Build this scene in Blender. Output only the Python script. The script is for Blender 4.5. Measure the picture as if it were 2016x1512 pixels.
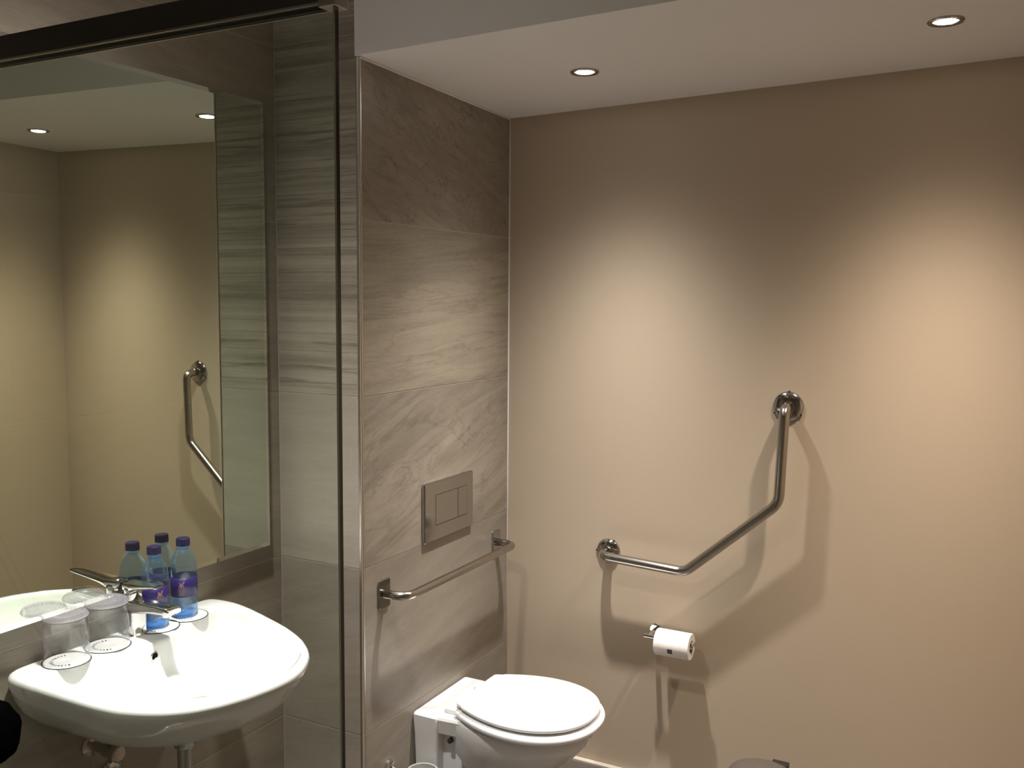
import bpy, math, random
from mathutils import Vector, Matrix
random.seed(7)
PI = math.pi
C = bpy.context.scene.collection
for o in list(bpy.data.objects):
    bpy.data.objects.remove(o)

# ------------------------------------------------------------------ camera
F_PX, W_PX = 1836.69, 2016.0
yaw, pitch, roll = 0.4875, -0.0908, 0.0073
fw = Vector((-math.sin(yaw)*math.cos(pitch), math.cos(yaw)*math.cos(pitch), math.sin(pitch)))
rt = Vector((math.cos(yaw), math.sin(yaw), 0)); up = rt.cross(fw)
rt2 = math.cos(roll)*rt + math.sin(roll)*up; up2 = -math.sin(roll)*rt + math.cos(roll)*up
cd = bpy.data.cameras.new('camera'); cam = bpy.data.objects.new('camera', cd); C.objects.link(cam)
cd.sensor_fit = 'HORIZONTAL'; cd.sensor_width = 36.0; cd.lens = 36.0*F_PX/W_PX; cd.clip_start = 0.02
cam.matrix_world = Matrix(((rt2.x, up2.x, -fw.x, 1.9131), (rt2.y, up2.y, -fw.y, -2.1233), (rt2.z, up2.z, -fw.z, 1.6675), (0, 0, 0, 1)))
bpy.context.scene.camera = cam

# ------------------------------------------------------------------ world, exposure
wd = bpy.data.worlds.new('world'); bpy.context.scene.world = wd; wd.use_nodes = True
wd.node_tree.nodes['Background'].inputs[0].default_value = (0.0, 0.0, 0.0, 1)
wd.node_tree.nodes['Background'].inputs[1].default_value = 0.0
vs = bpy.context.scene.view_settings
vs.view_transform = 'Standard'; vs.look = 'None'; vs.gamma = 1.0; vs.use_curve_mapping = False
vs.exposure = 0.0
cy = bpy.context.scene.cycles
cy.max_bounces = 8; cy.transparent_max_bounces = 20; cy.glossy_bounces = 5; cy.diffuse_bounces = 4; cy.transmission_bounces = 4
cy.sample_clamp_indirect = 0.0; cy.blur_glossy = 0.5

# ceiling lamps: x, y, z of the ceiling they sit in, watts of their beam
BEAM_TAIL = 0.0012
NEUTRAL, WARM = (1.0, 0.955, 0.905), (1.0, 0.865, 0.735)
LAMPS = [
    ('small round recessed downlight in the low ceiling, nearest the tiled corner', 0.7848, 0.4439, 2.3295+0.0214*0.48-0.0216*0.444, 105, NEUTRAL),
    ('small round recessed downlight in the low ceiling, at the right above the beige wall', 1.7427, 0.4431, 2.3295+0.0214*1.44-0.0216*0.443, 110, WARM),
    ('recessed downlight in the high ceiling above the washbasin', 0.50, -0.80, 2.75, 215, NEUTRAL),
    ('recessed downlight in the high ceiling above the shower', 0.55, -2.08, 2.75, 95, NEUTRAL),
    ('unseen fill downlight added in the high ceiling behind the shower screen end', 1.55, -2.0, 2.75, 22, NEUTRAL),  # added out of view as ambient fill
]

# ------------------------------------------------------------------ dimensions (metres)
XT, YB, ZS = 0.3032, 0.8841, 2.3295       # pier front, back wall, low ceiling
ZC, XW, YF = 2.75, 2.207, -3.1             # high ceiling, right wall, wall behind the camera
COURSES = [0.0, 0.387, 0.887, 1.387, 1.887, 2.387, ZC]
def zs(x, y): return ZS + 0.0214*(x-XT) - 0.0216*y
def yb(x): return YB - 0.0072*(x-XT)

# ------------------------------------------------------------------ materials
def nt(name):
    m = bpy.data.materials.new(name); m.use_nodes = True
    t = m.node_tree; b = t.nodes['Principled BSDF']
    return m, t, b
def plain(name, col, rough=0.5, metal=0.0, spec=0.5, bump=0.0, bscale=60.0, var=0.0, coat=0.0, aniso=None):
    m, t, b = nt(name); N = t.nodes; L = t.links
    b.inputs['Base Color'].default_value = (*col, 1); b.inputs['Roughness'].default_value = rough
    b.inputs['Metallic'].default_value = metal; b.inputs['Specular IOR Level'].default_value = spec
    b.inputs['Coat Weight'].default_value = coat
    g = N.new('ShaderNodeNewGeometry')
    n = N.new('ShaderNodeTexNoise'); n.inputs['Scale'].default_value = bscale; n.inputs['Detail'].default_value = 1
    if aniso:
        mp = N.new('ShaderNodeMapping'); mp.inputs['Scale'].default_value = aniso
        L.new(g.outputs['Position'], mp.inputs['Vector']); L.new(mp.outputs['Vector'], n.inputs['Vector'])
    else:
        L.new(g.outputs['Position'], n.inputs['Vector'])
    if bump:
        bp = N.new('ShaderNodeBump'); bp.inputs['Strength'].default_value = bump; bp.inputs['Distance'].default_value = 0.002
        L.new(n.outputs['Fac'], bp.inputs['Height']); L.new(bp.outputs['Normal'], b.inputs['Normal'])
    mx = N.new('ShaderNodeMix'); mx.data_type = 'RGBA'
    mx.inputs['A'].default_value = (*[c*(1-var) for c in col], 1); mx.inputs['B'].default_value = (*[min(1, c*(1+var)) for c in col], 1)
    L.new(n.outputs['Fac'], mx.inputs['Factor']); L.new(mx.outputs['Result'], b.inputs['Base Color'])
    return m
def stone(name, dark, light, tilt=0.0, fine=26.0, cloud=5.0, contrast=1.0, lines=0.5, warp=0.5, along=2.2, rough=0.36):
    """Stone-look porcelain: layered streaks running along the wall, with soft clouds and thin darker lines."""
    m, t, b = nt(name); N = t.nodes; L = t.links
    g = N.new('ShaderNodeNewGeometry'); sp = N.new('ShaderNodeSeparateXYZ'); L.new(g.outputs['Position'], sp.inputs[0])
    oi = N.new('ShaderNodeObjectInfo')
    def mth(op, a, bb=None, c=None):
        k = N.new('ShaderNodeMath'); k.operation = op
        for i, v in enumerate((a, bb, c)):
            if v is None: continue
            if isinstance(v, (int, float)): k.inputs[i].default_value = v
            else: L.new(v, k.inputs[i])
        return k.outputs[0]
    s = mth('ADD', sp.outputs[0], sp.outputs[1]); z = sp.outputs[2]
    ca, sa = math.cos(math.radians(tilt)), math.sin(math.radians(tilt))
    s2 = mth('ADD', mth('MULTIPLY', s, ca), mth('MULTIPLY', z, sa))
    z2 = mth('SUBTRACT', mth('MULTIPLY', z, ca), mth('MULTIPLY', s, sa))
    r = mth('MULTIPLY', oi.outputs['Random'], 41.0)
    def vec(a, bz):
        k = N.new('ShaderNodeCombineXYZ'); L.new(mth('MULTIPLY', s2, a), k.inputs[0]); L.new(mth('MULTIPLY', z2, bz), k.inputs[1]); L.new(r, k.inputs[2])
        return k.outputs[0]
    def noise(v, det, dist, rg=0.55):
        k = N.new('ShaderNodeTexNoise'); k.inputs['Scale'].default_value = 1.0; k.inputs['Detail'].default_value = det
        k.inputs['Distortion'].default_value = dist; k.inputs['Roughness'].default_value = rg; L.new(v, k.inputs['Vector']); return k.outputs['Fac']
    f = noise(vec(along, fine), 6, warp, 0.70)
    c = noise(vec(1.6, cloud), 2, 0.6)
    v = noise(vec(along*0.8, fine*0.38), 4, warp*1.6)
    line = mth('SUBTRACT', 1.0, mth('MINIMUM', mth('MULTIPLY', mth('ABSOLUTE', mth('SUBTRACT', v, 0.5)), 40.0), 1.0))
    line = mth('MULTIPLY', line, mth('MINIMUM', mth('MAXIMUM', mth('MULTIPLY', mth('SUBTRACT', c, 0.34), 5.0), 0.0), 1.0))
    grain = noise(vec(38.0, 150.0), 1, 0.0, 0.6)
    fac = mth('ADD', mth('MULTIPLY', mth('SUBTRACT', f, 0.5), 1.5*contrast), mth('MULTIPLY', mth('SUBTRACT', c, 0.5), 1.3*contrast))
    fac = mth('ADD', fac, mth('MULTIPLY', mth('SUBTRACT', grain, 0.5), 0.28)); fac = mth('ADD', fac, 0.55); fac = mth('SUBTRACT', fac, mth('MULTIPLY', line, 0.62*lines))
    cl = N.new('ShaderNodeClamp'); L.new(fac, cl.inputs[0])
    mx = N.new('ShaderNodeMix'); mx.data_type = 'RGBA'; mx.inputs['A'].default_value = (*dark, 1); mx.inputs['B'].default_value = (*light, 1)
    L.new(cl.outputs[0], mx.inputs['Factor']); L.new(mx.outputs['Result'], b.inputs['Base Color'])
    b.inputs['Roughness'].default_value = rough; b.inputs['Specular IOR Level'].default_value = 0.4
    return m
def clear(name, tint, ior=1.45, rough=0.0, haze=0.0, haze_col=(0.8, 0.8, 0.8), bump=0.0, bscale=200):
    """Thin clear sheet: transparent with a Fresnel reflection, optionally a little milky."""
    m = bpy.data.materials.new(name); m.use_nodes = True; t = m.node_tree; N = t.nodes; L = t.links
    N.remove(N['Principled BSDF']); out = N['Material Output']
    tr = N.new('ShaderNodeBsdfTransparent'); tr.inputs[0].default_value = (*tint, 1)
    gl = N.new('ShaderNodeBsdfGlossy'); gl.inputs['Roughness'].default_value = rough; gl.inputs[0].default_value = (1, 1, 1, 1)
    fr = N.new('ShaderNodeFresnel')          # same reflection on both faces of the sheet
    ge = N.new('ShaderNodeNewGeometry'); mi = N.new('ShaderNodeMix'); mi.inputs['A'].default_value = ior; mi.inputs['B'].default_value = 1.0/ior
    L.new(ge.outputs['Backfacing'], mi.inputs['Factor']); L.new(mi.outputs['Result'], fr.inputs[0])
    mx = N.new('ShaderNodeMixShader'); L.new(fr.outputs[0], mx.inputs[0]); L.new(tr.outputs[0], mx.inputs[1]); L.new(gl.outputs[0], mx.inputs[2])
    last = mx
    if bump:
        n = N.new('ShaderNodeTexNoise'); n.inputs['Scale'].default_value = bscale
        bp = N.new('ShaderNodeBump'); bp.inputs['Strength'].default_value = bump; bp.inputs['Distance'].default_value = 0.002
        L.new(n.outputs['Fac'], bp.inputs['Height']); L.new(bp.outputs[0], gl.inputs['Normal']); L.new(bp.outputs[0], fr.inputs['Normal'])
    if haze:
        df = N.new('ShaderNodeBsdfDiffuse'); df.inputs[0].default_value = (*haze_col, 1)
        m2 = N.new('ShaderNodeMixShader'); m2.inputs[0].default_value = haze
        L.new(mx.outputs[0], m2.inputs[1]); L.new(df.outputs[0], m2.inputs[2]); last = m2
    L.new(last.outputs[0], out.inputs[0])
    return m
def emit(name, col, s):
    m = bpy.data.materials.new(name); m.use_nodes = True; t = m.node_tree
    t.nodes.remove(t.nodes['Principled BSDF']); e = t.nodes.new('ShaderNodeEmission')
    e.inputs[0].default_value = (*col, 1); e.inputs[1].default_value = s
    t.links.new(e.outputs[0], t.nodes['Material Output'].inputs[0]); return m

SD, SL = (0.155, 0.132, 0.103), (0.36, 0.315, 0.255)
M = dict(
    paint=plain('beige_paint', (0.47, 0.385, 0.29), 0.75, spec=0.25, bscale=60, var=0.012),
    white=plain('ceiling_paint', (0.80, 0.775, 0.755), 0.8, spec=0.2, bscale=40, var=0.01),
    grout=plain('grout', (0.46, 0.41, 0.345), 0.9, var=0.06, bscale=200),
    st_band=stone('stone_banded', (0.17, 0.148, 0.115), (0.39, 0.35, 0.285), 0, 62, 12, 1.2, 0.9, 0.35, 0.6),
    st_pale=stone('stone_pale', (0.26, 0.23, 0.185), (0.42, 0.38, 0.32), 4, 22, 5, 0.6, 0.12, 0.5, 2.0),
    st_cloud=stone('stone_cloudy', SD, SL, -16, 13, 5, 0.75, 0.7, 2.2, 2.8),
    st_soft=stone('stone_soft', SD, (0.40, 0.345, 0.265), 4, 24, 5, 0.85, 0.34, 1.2, 1.5),
    st_diag=stone('stone_diagonal', (0.17, 0.145, 0.11), (0.39, 0.34, 0.275), 17, 13, 5, 0.9, 0.5, 1.4, 1.7),
    st_low=stone('stone_low', (0.19, 0.163, 0.13), (0.35, 0.305, 0.25), 14, 16, 4, 0.65, 0.15, 0.8, 2.0),
    st_wall=stone('stone_wall', (0.16, 0.135, 0.105), (0.32, 0.275, 0.22), -4, 18, 5, 0.8, 0.3, 0.8, 1.8),
    floor=stone('stone_floor', (0.065, 0.055, 0.046), (0.12, 0.104, 0.088), 0, 10, 6, 0.7, 0.2, 0.8, 4.0, 0.45),
    steel=plain('brushed_steel', (0.43, 0.405, 0.37), 0.21, 1.0, bscale=500, var=0.05),
    satin=plain('satin_trim', (0.60, 0.56, 0.50), 0.32, 1.0, bscale=500, var=0.04),
    chrome=plain('chrome', (0.72, 0.71, 0.70), 0.06, 1.0, var=0.01),
    plate=plain('satin_chrome', (0.43, 0.42, 0.41), 0.12, 1.0, var=0.02),
    gap=plain('dark_gap', (0.02, 0.018, 0.016), 0.6),
    black=plain('black_plastic', (0.012, 0.012, 0.012), 0.4),
    header=plain('dark_anodised', (0.028, 0.024, 0.022), 0.45, 0.0, var=0.1),
    lip=plain('rail_lip', (0.42, 0.40, 0.36), 0.3, 1.0),
    ceramic=plain('glazed_ceramic', (0.68, 0.68, 0.68), 0.07, spec=0.6, var=0.01, bscale=8),
    seat=plain('seat_plastic', (0.76, 0.76, 0.765), 0.16, spec=0.5, var=0.005),
    bead=plain('white_sealant', (0.52, 0.47, 0.41), 0.5, var=0.03),
    mirror=plain('mirror_silver', (0.69, 0.73, 0.645), 0.0, 1.0, var=0.0),
    bevel=plain('mirror_bevel', (0.84, 0.85, 0.76), 0.03, 1.0),
    backing=plain('mirror_backing', (0.10, 0.085, 0.07), 0.6),
    screen=clear('screen_glass', (0.93, 0.955, 0.925), 1.42),
    gedge=plain('glass_edge_dark', (0.008, 0.010, 0.007), 0.12, spec=0.5),  # dark colour stands in for total internal reflection in the edge
    arris=plain('glass_edge_arris', (0.36, 0.40, 0.36), 0.2, spec=0.6),  # pale colour stands in for light caught on the chamfer
    tumbler=clear('tumbler_plastic', (0.988, 0.986, 0.99), 1.45, 0.01, 0.005, (0.75, 0.73, 0.80)),
    tbase=clear('tumbler_base', (0.93, 0.92, 0.95), 1.75, 0.04, 0.11, (0.62, 0.60, 0.68), 1.0, 380),
    paper=plain('paper', (0.82, 0.82, 0.80), 0.8, var=0.01),
    ink=plain('grey_ink', (0.045, 0.045, 0.045), 0.8),
    pet=clear('bottle_plastic', (0.74, 0.87, 0.97), 1.6, 0.03, 0.03, (0.30, 0.55, 0.90)),
    petblue=clear('bottle_plastic_thick', (0.42, 0.66, 0.93), 1.5, 0.05, 0.16, (0.12, 0.36, 0.80), 0.5, 130),
    water=clear('water', (0.93, 0.96, 0.98), 1.1),
    cap=plain('cap_blue', (0.005, 0.0036, 0.045), 0.4, var=0.1),
    label=plain('label_purple', (0.013, 0.0065, 0.090), 0.35, var=0.06),
    gold=plain('label_gold', (0.20, 0.10, 0.09), 0.4),
    roll=plain('tissue', (0.82, 0.78, 0.76), 0.9, bump=0.1, bscale=300),
    card=plain('cardboard', (0.30, 0.24, 0.18), 0.9),
    sticker=plain('sticker_print', (0.10, 0.085, 0.085), 0.7, var=0.5, bscale=300),
    frost=clear('frosted_glass', (0.80, 0.82, 0.80), 1.4, 0.3, 0.45, (0.60, 0.60, 0.57)),
    binlid=plain('bin_lid', (0.10, 0.085, 0.075), 0.35, 0.3, var=0.05),
    binbody=plain('bin_body', (0.42, 0.40, 0.37), 0.28, 1.0, var=0.04),
    blob=plain('standin_black', (0.002, 0.002, 0.002), 1.0, spec=0.0, bump=0.8, bscale=60),  # surface of the unidentified black stand-in
    blue=plain('valve_tag', (0.05, 0.075, 0.09), 0.5, var=0.2),
    brass=plain('valve_metal', (0.45, 0.37, 0.33), 0.25, 1.0, var=0.1),
    bulb=emit('lamp_glow', (1.0, 0.97, 0.93), 5.0),
)

# ------------------------------------------------------------------ mesh helpers: each returns (verts, faces)
def box(x0, x1, y0, y1, z0, z1):
    v = [(x, y, z) for x in (x0, x1) for y in (y0, y1) for z in (z0, z1)]
    return v, [(0, 1, 3, 2), (4, 6, 7, 5), (0, 4, 5, 1), (2, 3, 7, 6), (0, 2, 6, 4), (1, 5, 7, 3)]
def join(*ms):
    V, Fc = [], []
    for v, f in ms:
        n = len(V); V += list(v); Fc += [tuple(i+n for i in q) for q in f]
    return V, Fc
def frame(d):
    d = Vector(d).normalized(); a = Vector((0, 0, 1)) if abs(d.z) < 0.9 else Vector((1, 0, 0))
    u = d.cross(a).normalized(); return u, d.cross(u).normalized()
def tube(path, r, n=20, caps=True):
    P = [Vector(p) for p in path]; V, Fc = [], []
    u = None
    for i, p in enumerate(P):
        d = ((P[i+1]-p) if i == 0 else (p-P[i-1]) if i == len(P)-1 else (P[i+1]-P[i-1])).normalized()
        if u is None: u, w = frame(d)
        else:
            u = (u - d*u.dot(d)).normalized(); w = d.cross(u)
        rr = r[i] if isinstance(r, (list, tuple)) else r
        for k in range(n):
            a = 2*PI*k/n; V.append(tuple(p + rr*(math.cos(a)*u + math.sin(a)*w)))
    for i in range(len(P)-1):
        for k in range(n):
            k2 = (k+1) % n; Fc.append((i*n+k, i*n+k2, (i+1)*n+k2, (i+1)*n+k))
    if caps:
        Fc.append(tuple(range(n-1, -1, -1))); Fc.append(tuple(range((len(P)-1)*n, len(P)*n)))
    return V, Fc
def fillet(pts, r, seg=8):
    P = [Vector(p) for p in pts]; out = [P[0]]
    rs = r if isinstance(r, (list, tuple)) else [r]*(len(P)-2)
    for i in range(1, len(P)-1):
        a, b, c = P[i-1], P[i], P[i+1]; d1 = (a-b).normalized(); d2 = (c-b).normalized()
        ang = d1.angle(d2); t = min(rs[i-1]/math.tan(ang/2), 0.49*(a-b).length, 0.49*(c-b).length)
        R = t*math.tan(ang/2); bis = (d1+d2).normalized(); cen = b + bis*(R/math.sin(ang/2))
        p1, p2 = b+d1*t, b+d2*t; v1, v2 = (p1-cen), (p2-cen); th = v1.angle(v2)
        for k in range(seg+1):
            f = k/seg
            out.append(cen + (math.sin((1-f)*th)*v1 + math.sin(f*th)*v2)/math.sin(th))
    out.append(P[-1]); return out
def lathe(prof, n=40, c=(0, 0, 0), axis='z', capends=True):
    """prof: (radius, height) along the axis from c."""
    V, Fc = [], []
    for r, h in prof:
        for k in range(n):
            a = 2*PI*k/n; x, y = r*math.cos(a), r*math.sin(a)
            if axis == 'z': q = (c[0]+x, c[1]+y, c[2]+h)
            elif axis == '-y': q = (c[0]+x, c[1]-h, c[2]+y)
            else: q = (c[0]+h, c[1]+x, c[2]+y)
            V.append(q)
    for i in range(len(prof)-1):
        for k in range(n):
            k2 = (k+1) % n; q = (i*n+k, i*n+k2, (i+1)*n+k2, (i+1)*n+k)
            Fc.append(q)
    if capends:
        if prof[0][0] > 1e-6: Fc.append(tuple(range(n-1, -1, -1)))
        if prof[-1][0] > 1e-6: Fc.append(tuple(range((len(prof)-1)*n, len(prof)*n)))
    return V, Fc
def loft(rings, cap0=True, cap1=True):
    n = len(rings[0]); V = [tuple(p) for r in rings for p in r]; Fc = []
    for i in range(len(rings)-1):
        for k in range(n):
            k2 = (k+1) % n; Fc.append((i*n+k, i*n+k2, (i+1)*n+k2, (i+1)*n+k))
    if cap0: Fc.append(tuple(range(n-1, -1, -1)))
    if cap1: Fc.append(tuple(range((len(rings)-1)*n, len(rings)*n)))
    return V, Fc
def rrect(cx, cy, w, h, r, seg=5):
    pts = []
    for (sx, sy, a0) in ((1, 1, 0), (-1, 1, 90), (-1, -1, 180), (1, -1, 270)):
        for k in range(seg+1):
            a = math.radians(a0 + 90*k/seg); pts.append((cx+sx*(w/2-r)+r*math.cos(a), cy+sy*(h/2-r)+r*math.sin(a)))
    return pts
def plate_x(x0, x1, cy_, cz, w, h, r, ch=0.002):
    """Rounded plate on a wall of constant x, chamfered front."""
    a, b = rrect(cy_, cz, w, h, r), rrect(cy_, cz, w-2*ch, h-2*ch, max(r-ch, 0.0005))
    return loft([[(x0, p, q) for p, q in a], [(x1-ch, p, q) for p, q in a], [(x1, p, q) for p, q in b]])

def finish(me, mats, smooth, bevel):
    for m in (mats if isinstance(mats, (list, tuple)) else [mats]): me.materials.append(m)
    me.update()
    import bmesh
    bm = bmesh.new(); bm.from_mesh(me); bmesh.ops.recalc_face_normals(bm, faces=bm.faces)
    if bevel: bmesh.ops.bevel(bm, geom=bm.edges[:], offset=bevel, segments=2, affect='EDGES', profile=0.6)
    bm.to_mesh(me); bm.free()
    if smooth:
        for p in me.polygons: p.use_smooth = True
        if smooth is not True: me.set_sharp_from_angle(angle=math.radians(smooth))
def obj(name, geo, mat, parent=None, smooth=False, bevel=0, org=None):
    v, f = geo
    o = parent.get('_w') if parent is not None else None
    base = Vector(o) if o is not None else Vector(org or (0, 0, 0))
    me = bpy.data.meshes.new(name); me.from_pydata([tuple(Vector(p)-base) for p in v], [], f)
    finish(me, mat, smooth, bevel)
    ob = bpy.data.objects.new(name, me); C.objects.link(ob)
    if parent is None: ob.location = base
    else: ob.parent = parent
    ob['_w'] = tuple(base)
    return ob
def tag(o, label, cat, group=None):
    o['label'] = label; o['category'] = cat
    if group: o['group'] = group
    return o
def thing(name, loc, label, cat, group=None):
    o = bpy.data.objects.new(name, None); C.objects.link(o); o.location = loc; o['_w'] = tuple(loc)
    o.empty_display_size = 0.05
    return tag(o, label, cat, group)
def struct(name, geo, mat, label, **k):
    o = obj(name, geo, mat, **k); o['kind'] = 'structure'; o['label'] = label; return o

# ================================================================== the room
struct('floor', box(-0.1, XW+0.1, YF-0.1, YB+0.1, -0.08, 0.0), M['floor'], 'dark taupe stone floor of the bathroom')
struct('ceiling', box(-0.1, XW+0.1, YF-0.1, YB+0.1, ZC, ZC+0.08), M['white'], 'off white high ceiling over washbasin and shower')
# low ceiling box along the back wall, its underside very slightly out of level
sx0, sy0 = 0.2935, -0.005
v = [(x, y, z) for x in (sx0, XW-0.001) for y in (sy0, YB-0.001) for z in (0, 1)]
v = [(x, y, ZC-0.001 if z else zs(x, y)) for x, y, z in v]
struct('ceiling_soffit', (v, box(0, 1, 0, 1, 0, 1)[1]), M['white'], 'lowered white ceiling with downlights above the toilet')
v = [(x, y, z) for x in (XT-0.01, XW+0.1) for y in (0, 1) for z in (0, ZC)]
v = [(x, yb(x) if y == 0 else YB+0.1, z) for x, y, z in v]
struct('wall_back', (v, box(0, 1, 0, 1, 0, 1)[1]), M['paint'], 'plain beige painted wall behind the grab bar')
struct('wall_right', box(XW, XW+0.1, YF-0.1, YB+0.1, 0, ZC), M['paint'], 'beige painted wall opposite the mirror')
struct('wall_front', box(-0.1, XW+0.1, YF-0.1, YF, 0, ZC), M['paint'], 'beige painted wall at the shower end of the room')
JT, TH = 0.0013, 0.0011
wl = struct('wall_left', box(-0.1, -TH, YF-0.1, YB+0.1, 0, ZC), M['grout'], 'grey brown stone tiled wall behind mirror and washbasin')
ycuts = [YF, -2.673, -1.673, -0.673, 0.0]
for j in range(6):
    yc_ = ycuts if j < 3 else [YF, -2.1, -1.1, 0.0]
    for i in range(len(yc_)-1):
        y0, y1, z0, z1 = yc_[i], yc_[i+1], COURSES[j], COURSES[j+1]
        obj('tile', box(-TH-0.004, 0.0, y0+JT, y1-JT, z0+JT, z1-JT), M['st_wall'], wl, bevel=0.0006)
wp = struct('wall_pier', box(-0.05, XT-TH, TH, YB+0.05, 0, ZC), M['grout'], 'grey brown stone tiled pier carrying the flush plate and rail')
rmats = ['st_low', 'st_low', 'st_pale', 'st_band', 'st_band']
rc_ = [0.0, 0.387, 0.887, 1.387, 2.387, ZC]
for j in range(5):
    z0, z1 = rc_[j], rc_[j+1]
    obj('tile', box(0.0012, XT-0.0105, 0.0, TH+0.004, z0+JT, z1-JT), M[rmats[j]], wp, bevel=0.0006)
tmats = ['st_low', 'st_low', 'st_diag', 'st_soft', 'st_cloud']
for j in range(5):
    z0, z1 = COURSES[j], min(COURSES[j+1], ZS+0.002)
    obj('tile', box(XT-TH-0.004, XT, 0.0105, YB-0.001, z0+JT, z1-JT), M[tmats[j]], wp, bevel=0.0006)
# slim metal edge profile on the pier's outer corner (quarter round plus its two lips)
q = [(XT-0.0105, 0.0, ), (XT-0.0095, -0.0012)]
for k in range(7):
    a = math.radians(-90+15*k); q.append((XT-0.0085+0.0097*math.cos(a), 0.0085+0.0097*math.sin(a)))
q += [(XT+0.0012, 0.0095), (XT, 0.0105), (XT-0.006, 0.0105), (XT-0.0105, 0.006)]
struct('trim_1', loft([[(x, y, 0.001) for x, y in q], [(x, y, ZS-0.003) for x, y in q]]), M['satin'], 'slim satin metal edge trim on the tiled pier corner', smooth=40)
struct('trim_2', tube([(XT+0.001, 0.004, zs(XT, 0)-0.002), (XT+0.001, YB-0.004, zs(XT, YB)-0.002)], 0.0045, 8), M['white'], 'thin white bead where the pier tiles meet the low ceiling', smooth=True)
struct('trim_3', tube([(XT+0.0005, YB-0.0015, 0.003), (XT+0.0005, YB-0.0015, ZS-0.01)], 0.0028, 8), M['white'], 'thin pale bead where the pier tiles meet the beige wall', smooth=True)
struct('baseboard_back', box(XT+0.003, XW-0.003, YB-0.026, YB-0.004, 0.0005, 0.008), M['bead'], 'narrow pale strip along the foot of the beige wall')

# ================================================================== ceiling lamps
for i, (lab, x, y, z, watts, col) in enumerate(LAMPS):
    t = thing('downlight', (x, y, z), lab, 'downlight', 'recessed ceiling downlights')
    obj('trim_ring', lathe([(0.0425, 0.0), (0.0425, -0.002), (0.040, -0.0045), (0.031, -0.0035), (0.029, 0.0)], 40, (x, y, z), capends=False), M['steel'], t, smooth=40)
    obj('lamp', lathe([(0.0, -0.0030), (0.016, -0.0028), (0.027, -0.0022), (0.0295, -0.0008)], 32, (x, y, z), capends=False), M['bulb'], t, smooth=True)
    ld = bpy.data.lights.new('lamp_beam', 'AREA'); ld.shape = 'DISK'; ld.size = 0.10 if i == 2 else 0.054; ld.energy = watts; ld.color = col
    ld.use_nodes = True; lt = ld.node_tree; LN = lt.nodes      # reflector lamp: bright core, fading with the angle
    em = LN['Emission']; gm = LN.new('ShaderNodeNewGeometry'); sp_ = LN.new('ShaderNodeSeparateXYZ'); lt.links.new(gm.outputs['Incoming'], sp_.inputs[0])
    def lm(op, p, q2=None):
        k = LN.new('ShaderNodeMath'); k.operation = op
        for j, vv in enumerate((p, q2)):
            if vv is None: continue
            if isinstance(vv, (int, float)): k.inputs[j].default_value = vv
            else: lt.links.new(vv, k.inputs[j])
        return k.outputs[0]
    cz = lm('MINIMUM', lm('ABSOLUTE', sp_.outputs[2]), 0.99999)
    th = lm('MULTIPLY', lm('ARCCOSINE', cz), 180/PI)
    core = lm('DIVIDE', lm('EXPONENT', lm('MULTIPLY', th, -0.05)), lm('ADD', 1.0, lm('EXPONENT', lm('MULTIPLY', lm('SUBTRACT', th, 34.0), 1/6.5))))
    lt.links.new(lm('DIVIDE', lm('ADD', core, BEAM_TAIL), lm('MAXIMUM', cz, 0.15)), em.inputs['Strength'])
    lo = bpy.data.objects.new('lamp_beam', ld); C.objects.link(lo); lo.parent = t; lo.location = (0, 0, -0.0042)

# ================================================================== wall mirror
XM, MY0, MY1, MZ0, MZ1 = 0.0304, -0.945, -0.0799, 0.9421, 2.215
BV = 0.012
t = thing('wall_mirror', (0, -0.51, MZ0), 'large frameless mirror on the tiled wall above the washbasin', 'mirror')
obj('backing', box(0.0, XM-0.006, MY0+0.002, MY1-0.002, MZ0+0.002, MZ1-0.002), M['backing'], t)
obj('mirror_glass', box(XM-0.006, XM, MY0+BV, MY1-BV, MZ0+BV, MZ1-BV), M['mirror'], t)
o1 = [(XM-0.0012, MY0, MZ0), (XM-0.0012, MY1, MZ0), (XM-0.0012, MY1, MZ1), (XM-0.0012, MY0, MZ1)]
i1 = [(XM, MY0+BV, MZ0+BV), (XM, MY1-BV, MZ0+BV), (XM, MY1-BV, MZ1-BV), (XM, MY0+BV, MZ1-BV)]
b1 = [(XM-0.006, y, z) for x, y, z in o1]
obj('bevelled_edge', loft([b1, o1, i1], True, False), M['bevel'], t)

# ================================================================== shower screen
YG, XG, ZG = -0.98, 1.006, 2.103
t = thing('shower_screen', (XG/2, YG, 0.0), 'clear glass shower screen with dark top rail left of the toilet', 'shower screen')
g0, g1 = YG-0.005, YG+0.005
pn = obj('glass_pane', box(0.004, XG-0.001, g0, g1, 0.0015, ZG), M['screen'], t)
ed = obj('polished_edge', box(XG-0.001, XG, g0+0.0016, g1, 0.0015, ZG-0.001), M['gedge'], pn)
ed['label'] = 'polished end of the glass, coloured dark for its inner reflection'
ar = obj('polished_arris', ([(XG, g0+0.0016, 0.0015), (XG-0.0022, g0-0.0002, 0.0015), (XG-0.0022, g0-0.0002, ZG-0.001), (XG, g0+0.0016, ZG-0.001),
                    (XG-0.001, g0+0.0016, 0.0015), (XG-0.001, g0+0.0016, ZG-0.001)], [(0, 1, 2, 3), (0, 4, 1), (3, 2, 5), (4, 0, 3, 5), (1, 4, 5, 2)]), M['arris'], pn)
hd = obj('top_rail', box(0.001, XG+0.004, YG-0.012, YG+0.012, ZG+0.002, ZG+0.046), M['header'], t, bevel=0.0015)
obj('rail_lip', box(0.001, XG-0.012, YG-0.0135, YG-0.0095, ZG-0.0005, ZG+0.003), M['lip'], hd)
obj('rail_lip', box(0.001, XG-0.012, YG+0.0085, YG+0.012, ZG-0.0055, ZG-0.0030), M['lip'], hd)
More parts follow.
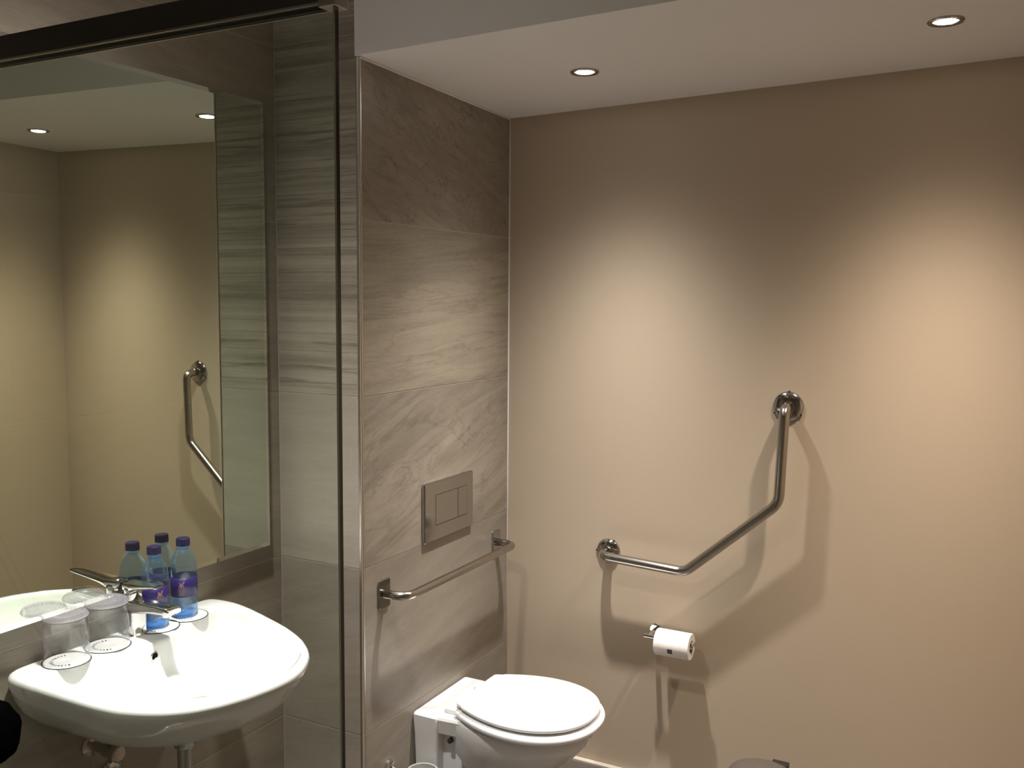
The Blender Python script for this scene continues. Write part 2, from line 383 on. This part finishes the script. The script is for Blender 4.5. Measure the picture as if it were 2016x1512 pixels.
obj('channel', box(0.001, XG-0.012, YG+0.0052, YG+0.012, ZG-0.0030, ZG+0.002), M['header'], hd)
cl = obj('corner_clamp', box(XG-0.022, XG+0.010, YG-0.016, YG+0.016, ZG-0.006, ZG+0.012), M['lip'], t, bevel=0.002)
obj('foot_channel', box(0.001, XG, YG-0.010, YG+0.010, 0.0, 0.014), M['satin'], t)

# ================================================================== washbasin
ZR, YC = 0.845, -0.598
CX0 = 0.285
prof = [(0.003, 0.300), (0.05, 0.308), (0.10, 0.308), (0.16, 0.295), (0.232, 0.273), (0.30, 0.250), (0.353, 0.230), (0.40, 0.207), (0.44, 0.184), (0.48, 0.153), (0.511, 0.122), (0.535, 0.085), (0.554, 0.045), (0.563, 0.0)]
profl = [(0.003, 0.287), (0.012, 0.299), (0.03, 0.305), (0.06, 0.307), (0.10, 0.307), (0.20, 0.306), (0.30, 0.304), (0.36, 0.297), (0.41, 0.279), (0.455, 0.254), (0.495, 0.217), (0.525, 0.170), (0.547, 0.112), (0.560, 0.05)]
poly = [(x, YC+h) for x, h in prof] + [(x, YC-h) for x, h in reversed(profl)]
def hit(poly, cx, cy_, a):
    d = (math.cos(a), math.sin(a)); best = None
    for i in range(len(poly)):
        (x0, y0), (x1, y1) = poly[i], poly[(i+1) % len(poly)]
        ex, ey = x1-x0, y1-y0; den = d[0]*ey - d[1]*ex
        if abs(den) < 1e-12: continue
        tt = ((x0-cx)*ey - (y0-cy_)*ex)/den; u = ((x0-cx)*d[1] - (y0-cy_)*d[0])/den
        if tt > 0 and -1e-9 <= u <= 1+1e-9 and (best is None or tt > best): best = tt
    return best
NB = 180
def smoothring(rs, k=2):
    for _ in range(k): rs = [(rs[i-1]+2*rs[i]+rs[(i+1) % len(rs)])/4 for i in range(len(rs))]
    return rs
ang = [2*PI*(i+0.5)/NB for i in range(NB)]
Ro = smoothring([hit(poly, CX0, YC, a) for a in ang], 2)
def inn(x): return 0.285+(x-0.285)*0.90 if x > 0.285 else x
iright = [(inn(x), YC+h*0.87) for x, h in prof if x >= 0.12]
ileft = [(inn(x), YC-h*0.87) for x, h in profl if x >= 0.12]
back = []
for k in range(25):
    yy = YC + 0.262*(1-2*k/24.0)
    bx = 0.128 - 0.55*(yy-YC)**2 + 0.022/(1+math.exp((abs(yy-YC)-0.052)/0.005))
    back.append((bx, yy))
ipoly = iright + list(reversed(ileft)) + list(reversed(back))
Ri = smoothring([hit(ipoly, CX0, YC, a) for a in ang], 2)
def ring(rs, z, s=1.0, add=0.0): return [(CX0+(r*s+add)*math.cos(a), YC+(r*s+add)*math.sin(a), z) for r, a in zip(rs, ang)]
def low(s, z, sx=None):
    sx = sx or s
    return [(max(0.002, (CX0+r*math.cos(a))*sx), YC+r*math.sin(a)*s, z) for r, a in zip(Ro, ang)]
def clampx(rg): return [(max(x, 0.002), y, z) for x, y, z in rg]
rings = [ring(Ri, 0.7255, 0.06), ring(Ri, 0.728, 0.30), ring(Ri, 0.733, 0.52), ring(Ri, 0.742, 0.70), ring(Ri, 0.758, 0.83), ring(Ri, 0.785, 0.915), ring(Ri, 0.815, 0.96),
         ring(Ri, 0.832, 0.985), ring(Ri, 0.8405, 0.997), ring(Ri, 0.844, 1.0, 0.003), ring(Ri, ZR, 1.0, 0.008),
         [tuple(0.5*(p+q_) for p, q_ in zip(a, b)) for a, b in zip(ring(Ri, ZR, 1.0, 0.008), ring(Ro, ZR, 1.0, -0.020))],
         ring(Ro, ZR-0.0002, 1.0, -0.018), ring(Ro, ZR-0.0018, 1.0, -0.0105), ring(Ro, ZR-0.0055, 1.0, -0.0048), ring(Ro, ZR-0.011, 1.0, -0.0012), ring(Ro, ZR-0.018, 1.0), ring(Ro, ZR-0.028, 1.0, -0.0015),
         low(0.975, ZR-0.045), low(0.945, ZR-0.07, 0.95), low(0.90, ZR-0.095, 0.905), low(0.83, ZR-0.12, 0.84), low(0.70, ZR-0.142, 0.75), low(0.5, ZR-0.157, 0.62), low(0.25, ZR-0.163, 0.5)]
rings = [clampx(r) for r in rings]
t = thing('washbasin', (0.0, YC, 0.68), 'white wall hung ceramic washbasin with rounded front under the mirror', 'washbasin')
obj('bowl', loft(rings), M['ceramic'], t, smooth=True)
ow = obj('overflow_hole', lathe([(0.0095, 0.0), (0.0115, 0.0015), (0.0115, 0.004), (0.0092, 0.0045)], 24, (0.1535, -0.617, 0.814), axis='x', capends=False), M['chrome'], t, smooth=True)
obj('dark_disc', lathe([(0.0, 0.0028), (0.0095, 0.0028)], 24, (0.1535, -0.617, 0.814), axis='x'), M['black'], ow)  # flat black disc imitates the shaded depth of the hole
obj('drain', lathe([(0.0, 0.0045), (0.018, 0.004), (0.026, 0.0015), (0.027, 0.0)], 32, (CX0, YC, 0.7265), capends=False), M['chrome'], t, smooth=True)

# waste trap and supply valves under the basin
px, py = 0.262, YC-0.030
t = thing('waste_trap', (px, py, 0.40), 'chrome waste trap below the washbasin', 'waste pipe')
obj('nut', lathe([(0.022, 0.683), (0.0255, 0.680), (0.0255, 0.627), (0.023, 0.622)], 32, (px, py, 0)), M['plate'], t, smooth=40)
obj('tail_pipe', lathe([(0.0175, 0.622), (0.0175, 0.53)], 28, (px, py, 0)), M['plate'], t, smooth=40)
obj('bottle', lathe([(0.018, 0.53), (0.032, 0.525), (0.034, 0.515), (0.034, 0.42), (0.026, 0.40), (0.0, 0.398)], 32, (px, py, 0)), M['plate'], t, smooth=40)
obj('outlet_pipe', tube([(px, py, 0.49), (0.012, py, 0.49)], 0.016), M['plate'], t, smooth=40)
obj('wall_flange', lathe([(0.034, 0.0), (0.034, 0.003), (0.022, 0.012), (0.016, 0.013)], 28, (0.001, py, 0.49), axis='x'), M['plate'], t, smooth=40)
for k, (vy, lab) in enumerate(((YC-0.082, 'small metal supply valve under the washbasin, left of the waste trap'), (YC+0.018, 'small metal supply valve under the washbasin, close behind the waste trap'))):
    t = thing('supply_valve', (0.001, vy, 0.585), lab, 'valve', 'supply valves under the washbasin')
    obj('rosette', lathe([(0.027, 0.0), (0.027, 0.003), (0.014, 0.010)], 28, (0.001, vy, 0.585), axis='x'), M['brass'], t, smooth=40)
    obj('body', lathe([(0.011, 0.0), (0.011, 0.050), (0.016, 0.052), (0.016, 0.078), (0.009, 0.080)], 24, (0.001, vy, 0.585), axis='x'), M['brass'], t, smooth=40)
    obj('handle', lathe([(0.010, 0.080), (0.021, 0.083), (0.021, 0.098), (0.017, 0.101), (0.0, 0.1015)], 10, (0.001, vy, 0.585), axis='x'), M['brass'], t, smooth=30)
    obj('hose', tube(fillet([(0.064, vy, 0.585), (0.064, vy, 0.64), (0.075, YC-0.005+0.02*(k-0.5), 0.668)], 0.02), 0.007, 12), M['blue'], t, smooth=True)

# ================================================================== tap
tx, ty = 0.063, YC+0.004
t = thing('mixer_tap', (tx, ty, ZR), 'chrome single lever mixer tap on the washbasin', 'tap')
def slab(sec):
    """sec: (x, y offset, z, half width, half height) cross sections along +x, rounded."""
    rg = []
    for x, dy, z, w, h in sec: rg.append([(x, ty+dy+p, z+q2) for p, q2 in rrect(0, 0, 2*w, 2*h, min(w, h)*0.6, 5)])
    return loft(rg)
def column(sec):
    return loft([[(tx+p, ty+q2, ZR+z) for p, q2 in rrect(0, 0, 2*w, 2*w, r, 5)] for z, w, r in sec])
obj('base', column([(0.0, 0.0255, 0.012), (0.004, 0.0255, 0.012), (0.007, 0.0225, 0.010), (0.060, 0.0225, 0.010)]), M['chrome'], t, smooth=40)
obj('spout', slab([(tx-0.026, 0, ZR+0.072, 0.019, 0.012), (tx-0.022, 0, ZR+0.072, 0.0235, 0.017), (tx+0.026, 0, ZR+0.074, 0.0235, 0.016), (tx+0.07, 0, ZR+0.078, 0.0225, 0.011), (tx+0.12, 0, ZR+0.080, 0.0215, 0.009), (tx+0.135, 0, ZR+0.0795, 0.021, 0.0085), (tx+0.139, 0, ZR+0.079, 0.019, 0.0055)]), M['chrome'], t, smooth=40)
obj('aerator', lathe([(0.0105, 0.0), (0.0115, 0.002), (0.0115, 0.012)], 24, (tx+0.112, ty, ZR+0.062)), M['chrome'], t, smooth=40)
obj('cartridge', lathe([(0.0205, 0.088), (0.022, 0.091), (0.0225, 0.112), (0.021, 0.118), (0.0, 0.119)], 32, (tx, ty, ZR)), M['chrome'], t, smooth=40)
obj('lever', slab([(tx-0.026, 0.004, ZR+0.120, 0.014, 0.004), (tx-0.020, 0.003, ZR+0.119, 0.020, 0.010), (tx+0.010, 0.0, ZR+0.119, 0.021, 0.011), (tx+0.035, -0.004, ZR+0.125, 0.0185, 0.007), (tx+0.07, -0.012, ZR+0.132, 0.016, 0.0048), (tx+0.105, -0.022, ZR+0.140, 0.014, 0.0038), (tx+0.118, -0.026, ZR+0.1425, 0.012, 0.0032), (tx+0.123, -0.0275, ZR+0.143, 0.008, 0.0018)]), M['chrome'], t, smooth=40)

# ================================================================== coasters, tumblers, bottles
ZD = ZR + 0.0003
def coaster(x, y, lab, r=0.0520):
    t = thing('paper_coaster', (x, y, ZD), lab, 'coaster', 'paper coasters on the washbasin ledge')
    obj('disc', lathe([(0.0, 0.0), (r, 0.0), (r, 0.0012), (0.0, 0.0012)], 48, (x, y, ZD), capends=False), M['paper'], t)
    obj('rim_line', lathe([(r+0.0003, 0.0001), (r+0.0003, 0.0014), (r-0.0028, 0.00145), (r-0.0028, 0.0012)], 48, (x, y, ZD), capends=False), M['ink'], t)
    g = []
    rnd = random.Random(int(1000*abs(y)))
    for k in range(15):                    # small unreadable print set along an arc
        a = math.radians(150+k*13); rr = r*0.62
        c_, s_ = math.cos(a), math.sin(a); w, h = 0.0011+0.0010*rnd.random(), 0.0024+0.0018*rnd.random()
        pts = [(-w, -h), (w, -h), (w, h), (-w, h)]
        g.append(([(x+c_*(rr+q2)-s_*p, y+s_*(rr+q2)+c_*p, ZD+0.0014) for p, q2 in pts], [(0, 1, 2, 3)]))
    obj('print', join(*g), M['ink'], t)
    return ZD+0.0015
def tumbler(x, y, z, lab):
    t = thing('tumbler', (x, y, z), lab, 'tumbler', 'upturned tumblers on the washbasin ledge')
    R0, R1, H = 0.0490, 0.0465, 0.111
    obj('wall', lathe([(R0-0.002, 0.001), (R0, 0.0), (R0+0.0008, 0.002), (R0, 0.004), (R1+0.001, H*0.6), (R1, H-0.014), (R1-0.002, H-0.014), (R1-0.001, H*0.6), (R0-0.002, 0.006)], 48, (x, y, z), capends=False), M['tumbler'], t, smooth=True)
    obj('base', lathe([(0.0, H-0.012), (R1-0.003, H-0.012), (R1+0.0005, H-0.0105), (R1+0.0012, H-0.005), (R1-0.001, H-0.001), (R1-0.008, H), (R1-0.014, H-0.003), (0.012, H-0.005), (0.006, H-0.003), (0.0, H-0.003)], 48, (x, y, z), capends=False), M['tbase'], t, smooth=True)
    bs = []
    for k in range(34):
        a = 2*PI*k/34; bx, by = x+(R1+0.0006)*math.cos(a), y+(R1+0.0006)*math.sin(a)
        bs.append(lathe([(0.0, -0.0022), (0.0019, -0.0011), (0.0022, 0.0), (0.0019, 0.0011), (0.0, 0.0022)], 8, (bx, by, z+H-0.008), capends=False))
    obj('beaded_edge', join(*bs), M['tbase'], t, smooth=True)
def bottle(x, y, z, rot, lab):
    t = thing('water_bottle', (x, y, z), lab, 'bottle', 'small blue bottles of water beside the tap')
    S = 0.0330
    obj('body', lathe([(S, 0.024), (S+0.0002, 0.05), (S-0.0006, 0.056), (S-0.0006, 0.108), (S+0.0002, 0.114), (S, 0.131), (S-0.0020, 0.144), (S-0.0060, 0.156), (S-0.0115, 0.167), (S-0.0172, 0.1755)], 48, (x, y, z), capends=False), M['pet'], t, smooth=True)
    rg = []                                # lobed foot
    for r, h, am in ((0.010, 0.005, 0.0), (0.020, 0.001, 0.0), (0.0265, 0.000, 0.0012), (0.0305, 0.004, 0.0018), (0.0325, 0.011, 0.0016), (0.0328, 0.019, 0.0008), (S, 0.0245, 0.0)):
        rg.append([(x+(r+am*math.cos(6*2*PI*k/48)-am)*math.cos(2*PI*k/48), y+(r+am*math.cos(6*2*PI*k/48)-am)*math.sin(2*PI*k/48), z+h) for k in range(48)])
    obj('foot', loft(rg, True, False), M['petblue'], t, smooth=True)
    obj('neck', lathe([(S-0.0172, 0.1755), (0.0145, 0.178), (0.0140, 0.181), (0.0170, 0.182), (0.0170, 0.1845), (0.0135, 0.1855), (0.0135, 0.194)], 40, (x, y, z), capends=False), M['petblue'], t, smooth=True)
    obj('water', lathe([(0.0, 0.004), (0.026, 0.005), (S-0.002, 0.02), (S-0.0022, 0.122), (0.0, 0.122)], 40, (x, y, z), capends=False), M['water'], t, smooth=40)
    rg = []
    for r, h, am in ((0.0163, 0.185, 0.0005), (0.0166, 0.1865, 0.0005), (0.0163, 0.202, 0.0005), (0.0150, 0.2045, 0.0)):
        rg.append([(x+(r+(am if k % 2 else -am))*math.cos(2*PI*k/72), y+(r+(am if k % 2 else -am))*math.sin(2*PI*k/72), z+h) for k in range(72)])
    cp = obj('cap', loft(rg), M['cap'], t); cp['label'] = 'dark blue screw cap'
    lb = obj('label_band', lathe([(S-0.0006, 0.057), (S+0.0004, 0.0572), (S+0.0004, 0.1068), (S-0.0006, 0.107)], 48, (x, y, z), capends=False), M['label'], t, smooth=True)
    lb['label'] = 'purple blue paper label'
    def patch(u, w0, h0, wd_, ht, nn=3):      # piece of print bent around the label
        vv, ff = [], []
        for i in range(nn+1):
            a = rot + (u + w0 + wd_*i/nn)/S
            for hh in (h0, h0+ht): vv.append((x+(S+0.0007)*math.cos(a), y+(S+0.0007)*math.sin(a), z+hh))
        for i in range(nn): ff.append((2*i, 2*i+2, 2*i+3, 2*i+1))
        return vv, ff
    g = []
    for (w0, h0, w_, h_) in ((-0.006, 0.086, 0.010, 0.0035), (-0.0045, 0.0895, 0.008, 0.003), (0.002, 0.0925, 0.0045, 0.005), (-0.006, 0.0925, 0.004, 0.003), (-0.007, 0.080, 0.002, 0.006), (-0.002, 0.080, 0.002, 0.006), (0.0035, 0.080, 0.002, 0.006), (0.0048, 0.0965, 0.003, 0.002)):
        g.append(patch(0, w0, h0, w_, h_))
    obj('emblem', join(*g), M['gold'], lb)
    g = []
    for k in range(4): g.append(patch(0, -0.010+0.001*k, 0.0755-0.0042*k, 0.020-0.002*k, 0.0016, 6))
    obj('print', join(*g), M['gold'], lb)
ZT = coaster(0.070, -0.787, 'white paper coaster under the tumbler farthest from the tap')
tumbler(0.068, -0.785, ZT, 'clear upturned tumbler on a paper coaster, farther from the tap')
coaster(0.072, -0.679, 'white paper coaster under the tumbler next to the tap')
tumbler(0.070, -0.677, ZT, 'clear upturned tumbler on a paper coaster, next to the tap')
coaster(0.074, -0.533, 'white paper coaster under the bottle next to the tap')
bottle(0.069, -0.535, ZT, math.radians(-20), 'blue water bottle with purple label, next to the tap')
coaster(0.074, -0.439, 'white paper coaster under the bottle at the end of the ledge')
bottle(0.069, -0.443, ZT, math.radians(-52), 'blue water bottle with purple label, at the end of the ledge')

# ================================================================== flush plate
t = thing('flush_plate', (XT, 0.46, 0.888), 'rectangular chrome dual flush plate on the tiled pier above the rail', 'flush plate')
obj('cover', plate_x(XT, XT+0.012, 0.4605, 0.985, 0.303, 0.193, 0.006, 0.0035), M['plate'], t)
obj('seam', plate_x(XT+0.0118, XT+0.0121, 0.471, 0.988, 0.198, 0.101, 0.002, 0.0), M['gap'], t)
for (y0, y1) in ((0.3735, 0.5085), (0.5110, 0.5685)):
    obj('button', plate_x(XT+0.0118, XT+0.0128, (y0+y1)/2, 0.988, y1-y0, 0.0975, 0.0015, 0.0006), M['plate'], t)

# ================================================================== rail on the pier
t = thing('towel_rail', (XT, 0.447, 0.75), 'short stainless steel rail with square end plates on the tiled pier', 'rail')
for yc, zc in ((0.101, 0.789), (0.793, 0.787)):
    pl = obj('end_plate', plate_x(XT, XT+0.007, yc, zc, 0.055, 0.088, 0.008, 0.0015), M['plate'], t)
pth = fillet([(XT+0.004, 0.101, 0.789), (XT+0.082, 0.101, 0.789), (XT+0.082, 0.793, 0.787), (XT+0.004, 0.793, 0.787)], 0.045, 12)
obj('bar', tube(pth, 0.0130, 24), M['steel'], t, smooth=True)

# ================================================================== angled grab bar on the beige wall
def flange(x, z, t, r=0.0435, a0=100):
    y = yb(x)-0.0005
    fl = obj('flange', lathe([(r, 0.0), (r, 0.003), (r-0.003, 0.0075), (r-0.012, 0.0125), (0.017, 0.015)], 48, (x, y, z), axis='-y'), M['plate'], t, smooth=40)
    for k in range(3):
        a = math.radians(a0+120*k)
        obj('screw', lathe([(0.0032, 0.0), (0.0032, 0.0055), (0.0, 0.0055)], 12, (x+(r-0.0005)*math.cos(a), y-0.001, z+(r-0.0005)*math.sin(a)), axis='-y'), M['black'], fl)
t = thing('grab_bar', (1.0, YB, 0.76), 'angled brushed steel grab bar bolted to the beige wall', 'grab bar')
yo = 0.806
pth = fillet([(0.7105, YB-0.010, 0.788), (0.7105, yo, 0.788), (1.010, yo, 0.7745), (1.3065, yo, 1.036), (1.3155, yo, 1.334), (1.3125, YB-0.016, 1.336)], [0.036, 0.06, 0.07, 0.05], 12)
obj('bar', tube(pth, 0.0165, 28), M['steel'], t, smooth=True)
flange(0.7105, 0.788, t, 0.0435, 62); flange(1.3125, 1.336, t, 0.0475, 88)

# ================================================================== toilet paper
tz, tyy = 0.532, 0.800
t = thing('paper_holder', (0.892, yb(0.89), 0.532), 'chrome toilet roll holder on the beige wall below the grab bar', 'holder')
obj('rosette', lathe([(0.0235, 0.0), (0.0235, 0.005), (0.021, 0.008), (0.010, 0.009)], 32, (0.893, yb(0.89)-0.0003, tz+0.004), axis='-y'), M['chrome'], t, smooth=40)
obj('arm', tube(fillet([(0.893, yb(0.89)-0.004, tz+0.004), (0.893, tyy, tz+0.004)], 0.01), 0.0085, 20), M['chrome'], t, smooth=40)
obj('bar', tube([(0.876, tyy, tz+0.004), (0.8775, tyy, tz+0.004), (1.052, tyy, tz+0.004), (1.054, tyy, tz+0.004)], [0.0065, 0.0085, 0.0085, 0.0065], 20), M['chrome'], t, smooth=40)
rc = (0.923, tyy, tz-0.0055)
t = thing('toilet_roll', rc, 'white toilet paper roll with a small dark seal sticker on the holder', 'toilet roll')
obj('paper', lathe([(0.0205, 0.0), (0.0425, 0.0), (0.0438, 0.002), (0.0438, 0.116), (0.0425, 0.118), (0.0205, 0.118)], 48, rc, axis='x', capends=False), M['roll'], t, smooth=40)
obj('core', lathe([(0.0203, 0.001), (0.0206, 0.117), (0.0194, 0.117), (0.0194, 0.001)], 32, rc, axis='x', capends=False), M['card'], t, smooth=40)
vv, ff = [], []
for i in range(6):
    a = math.radians(-174+i*4.6)+0
    for xx in (rc[0]+0.049, rc[0]+0.066): vv.append((xx, rc[1]+0.0441*math.cos(a), rc[2]+0.0441*math.sin(a)))
for i in range(5): ff.append((2*i, 2*i+1, 2*i+3, 2*i+2))
st = obj('sticker', (vv, ff), M['sticker'], t); st['label'] = 'small square dark seal sticker'

# ================================================================== toilet
YT = 0.414
def dshape(x0, x1, hw):
    """Seat outline: straight rear at x0 with rounded corners, widest past the middle, rounded front at x1."""
    L_ = x1-x0; xm_ = x0+0.50*L_; h0 = 0.70*hw; half = []
    for f in (0.0, 0.35, 0.7): half.append((x0, h0*f))
    for k in range(1, 6):
        a = math.radians(90*k/6); half.append((x0+0.16*hw*(1-math.cos(a)), h0*0.86+h0*0.14*math.sin(a)))
    for k in range(12):
        f = k/12.0; x = x0+0.16*hw+(xm_-x0-0.16*hw)*f; half.append((x, h0+(hw-h0)*math.sin(PI/2*(0.06+0.94*f))**0.85))
    for k in range(17):
        a = PI/2*k/16.0; half.append((xm_+(x1-xm_)*math.sin(a)**(2/2.15), hw*math.cos(a)**(2/2.15) if k < 16 else 0.0))
    return [(x, YT+y) for x, y in half] + [(x, YT-y) for x, y in reversed(half[1:-1])]
def dring(x0, x1, hw, z): return [(x, y, z) for x, y in dshape(x0, x1, hw)]
t = thing('toilet', (XT, YT, 0.0), 'white back to wall toilet with closed lid against the tiled pier', 'toilet')
obj('pan', loft([dring(0.36, 0.655, 0.105, 0.0), dring(0.36, 0.65, 0.10, 0.03), dring(0.37, 0.64, 0.085, 0.10), dring(0.38, 0.67, 0.092, 0.16), dring(0.39, 0.735, 0.125, 0.21), dring(0.40, 0.795, 0.155, 0.26), dring(0.40, 0.838, 0.176, 0.31), dring(0.40, 0.853, 0.183, 0.345), dring(0.405, 0.851, 0.182, 0.353), dring(0.42, 0.84, 0.17, 0.357)]), M['ceramic'], t, smooth=50)
def prz(x0, x1, hw, r, z): return [(x, y, z) for x, y in rrect((x0+x1)/2, YT, x1-x0, 2*hw, r, 4)]
obj('rear_box', loft([prz(XT+0.001, 0.385, 0.145, 0.010, 0.0), prz(XT+0.001, 0.388, 0.150, 0.010, 0.20), prz(XT+0.001, 0.392, 0.156, 0.010, 0.29), prz(XT+0.001, 0.395, 0.163, 0.010, 0.345), prz(XT+0.002, 0.394, 0.163, 0.010, 0.356), prz(XT+0.005, 0.390, 0.159, 0.009, 0.3605)]), M['ceramic'], t, smooth=40)
dk = [[(x, YT+h, z) for x, h in ((XT+0.03, 0.161), (0.40, 0.156), (0.46, 0.150), (0.53, 0.166), (0.53, -0.166), (0.46, -0.150), (0.40, -0.156), (XT+0.03, -0.161))] for z in (0.305, 0.352, 0.3595)]
dk[2] = [(x, YT+(y-YT)*0.975, z) for x, y, z in dk[2]]
dk[0] = [(x, YT+(y-YT)*0.93, z) for x, y, z in dk[0]]
obj('deck', loft(dk), M['ceramic'], t, smooth=30)
obj('fixing_bolt', tube([(0.428, YT-0.138, 0.283), (0.428, YT-0.115, 0.283)], 0.0085, 10), M['gap'], t)
obj('fixing_web', loft([prz(0.37, 0.45, 0.108, 0.006, 0.0), prz(0.37, 0.46, 0.112, 0.006, 0.31)]), M['ceramic'], t)
def cushion(x0, x1, hw, z0, z1, e):
    rg = []
    for (s, z) in ((e, z0), (e*0.35, z0+(z1-z0)*0.12), (0.0, z0+(z1-z0)*0.4), (0.0, z0+(z1-z0)*0.62), (e*0.3, z0+(z1-z0)*0.88), (e, z1)):
        rg.append(dring(x0+s, x1-s, hw-s, z))
    return rg
obj('seat', loft(cushion(0.440, 0.877, 0.205, 0.362, 0.387, 0.010)), M['seat'], t, smooth=60)
lid = cushion(0.442, 0.862, 0.193, 0.3945, 0.411, 0.007)
for s, z in ((0.05, 0.4125), (0.12, 0.4135), (0.17, 0.414)): lid.append(dring(0.442+s, 0.862-s, 0.193-s, z))
obj('lid', loft(lid), M['seat'], t, smooth=60)
for sy in (-1, 1):
    hy = YT+sy*0.092
    hg = obj('hinge', loft([[(x, y, 0.3605) for x, y in rrect(0.420, hy, 0.068, 0.042, 0.020, 5)], [(x, y, 0.373) for x, y in rrect(0.420, hy, 0.068, 0.042, 0.020, 5)], [(x, y, 0.376) for x, y in rrect(0.420, hy, 0.062, 0.036, 0.017, 5)]]), M['seat'], t, smooth=40)
    obj('hinge_pin', tube([(0.445, hy-0.02, 0.386), (0.445, hy+0.02, 0.386)], 0.008, 14), M['seat'], hg, smooth=40)

# ================================================================== toilet brush holder
bx, by, bz = 0.385, 0.188, 0.215
t = thing('toilet_brush_holder', (bx, by, 0.03), 'wall mounted toilet brush holder with frosted glass cup beside the toilet', 'brush holder')
obj('rosette', lathe([(0.0, 0.012), (0.019, 0.011), (0.0225, 0.008), (0.0225, 0.0)], 28, (XT+0.0005, 0.124, bz+0.026), axis='x', capends=False), M['chrome'], t, smooth=40)
obj('arm', tube(fillet([(XT+0.006, 0.124, bz+0.026), (XT+0.030, 0.124, bz+0.020), (bx-0.030, by-0.040, bz+0.006)], 0.012), 0.006, 14), M['chrome'], t, smooth=True)
obj('cup', lathe([(0.0, 0.0), (0.040, 0.0), (0.045, 0.008), (0.0475, bz-0.031), (0.0490, bz-0.028), (0.0440, bz-0.028), (0.0425, 0.012), (0.0, 0.006)], 40, (bx, by, 0.03), capends=False), M['frost'], t, smooth=40)
obj('ring', lathe([(0.0490, -0.012), (0.0520, -0.010), (0.0520, 0.0), (0.0490, 0.002), (0.0490, -0.012)], 40, (bx, by, bz+0.001), capends=False), M['chrome'], t, smooth=40)
obj('brush', lathe([(0.0, 0.006), (0.033, 0.008), (0.036, 0.03), (0.034, 0.075), (0.010, 0.085), (0.010, 0.10), (0.0, 0.102)], 30, (bx, by, 0.032), capends=False), M['paper'], t, smooth=40)

# ================================================================== pedal bin
kx, ky, kr = 1.325, 0.60, 0.098
t = thing('pedal_bin', (kx, ky, 0.0), 'small round pedal bin with dark grey lid at the foot of the beige wall', 'bin')
obj('body', lathe([(kr-0.002, 0.012), (kr-0.002, 0.232), (kr, 0.236)], 48, (kx, ky, 0)), M['binbody'], t, smooth=40)
obj('base_ring', lathe([(kr+0.001, 0.0), (kr+0.003, 0.003), (kr+0.003, 0.014), (kr-0.001, 0.016)], 48, (kx, ky, 0)), M['black'], t, smooth=40)
obj('lid', lathe([(kr+0.002, 0.237), (kr+0.003, 0.246), (kr-0.004, 0.256), (kr-0.03, 0.266), (kr-0.06, 0.271), (0.0, 0.273)], 48, (kx, ky, 0)), M['binlid'], t, smooth=50)
obj('hinge', box(kx+0.012, kx+0.062, ky+kr-0.020, ky+kr+0.008, 0.225, 0.258), M['black'], t, bevel=0.003)
obj('pedal', box(kx-0.03, kx+0.02, ky-kr-0.035, ky-kr+0.004, 0.008, 0.016), M['black'], t, bevel=0.003)

# ================================================================== invented black stand-in for an unidentified dark shape, shower side of the screen
import mathutils.noise as mn
sc_ = Vector((0.215, -1.075, 0.826)); R = 0.066
V, Fc = lathe([(0.001 if k in (0, 20) else R*math.sin(PI*k/20), -R*math.cos(PI*k/20)) for k in range(21)], 36, tuple(sc_))
V = [tuple(sc_ + (Vector(p)-sc_)*(1+0.10*mn.noise(Vector(p)*38))) for p in V]
t = thing('black_standin', tuple(sc_), 'invented round black stand-in for an unidentified dark shape at the lower left edge', 'stand-in')
obj('blob_shell', (V, Fc), M['blob'], t, smooth=True)
obj('cord', tube([(sc_.x, sc_.y, sc_.z+0.055), (sc_.x-0.06, sc_.y+0.03, sc_.z+0.17), (0.057, g0-0.012, 1.231)], 0.003, 8), M['blob'], t, smooth=True)  # cord and hook invented to hang the stand-in
obj('hook', lathe([(0.02, 0.001), (0.018, 0.006), (0.006, 0.010), (0.006, 0.022), (0.0, 0.023)], 24, (0.057, g0, 1.234), axis='-y'), M['black'], t, smooth=40)

for o in bpy.data.objects:
    if '_w' in o: del o['_w']
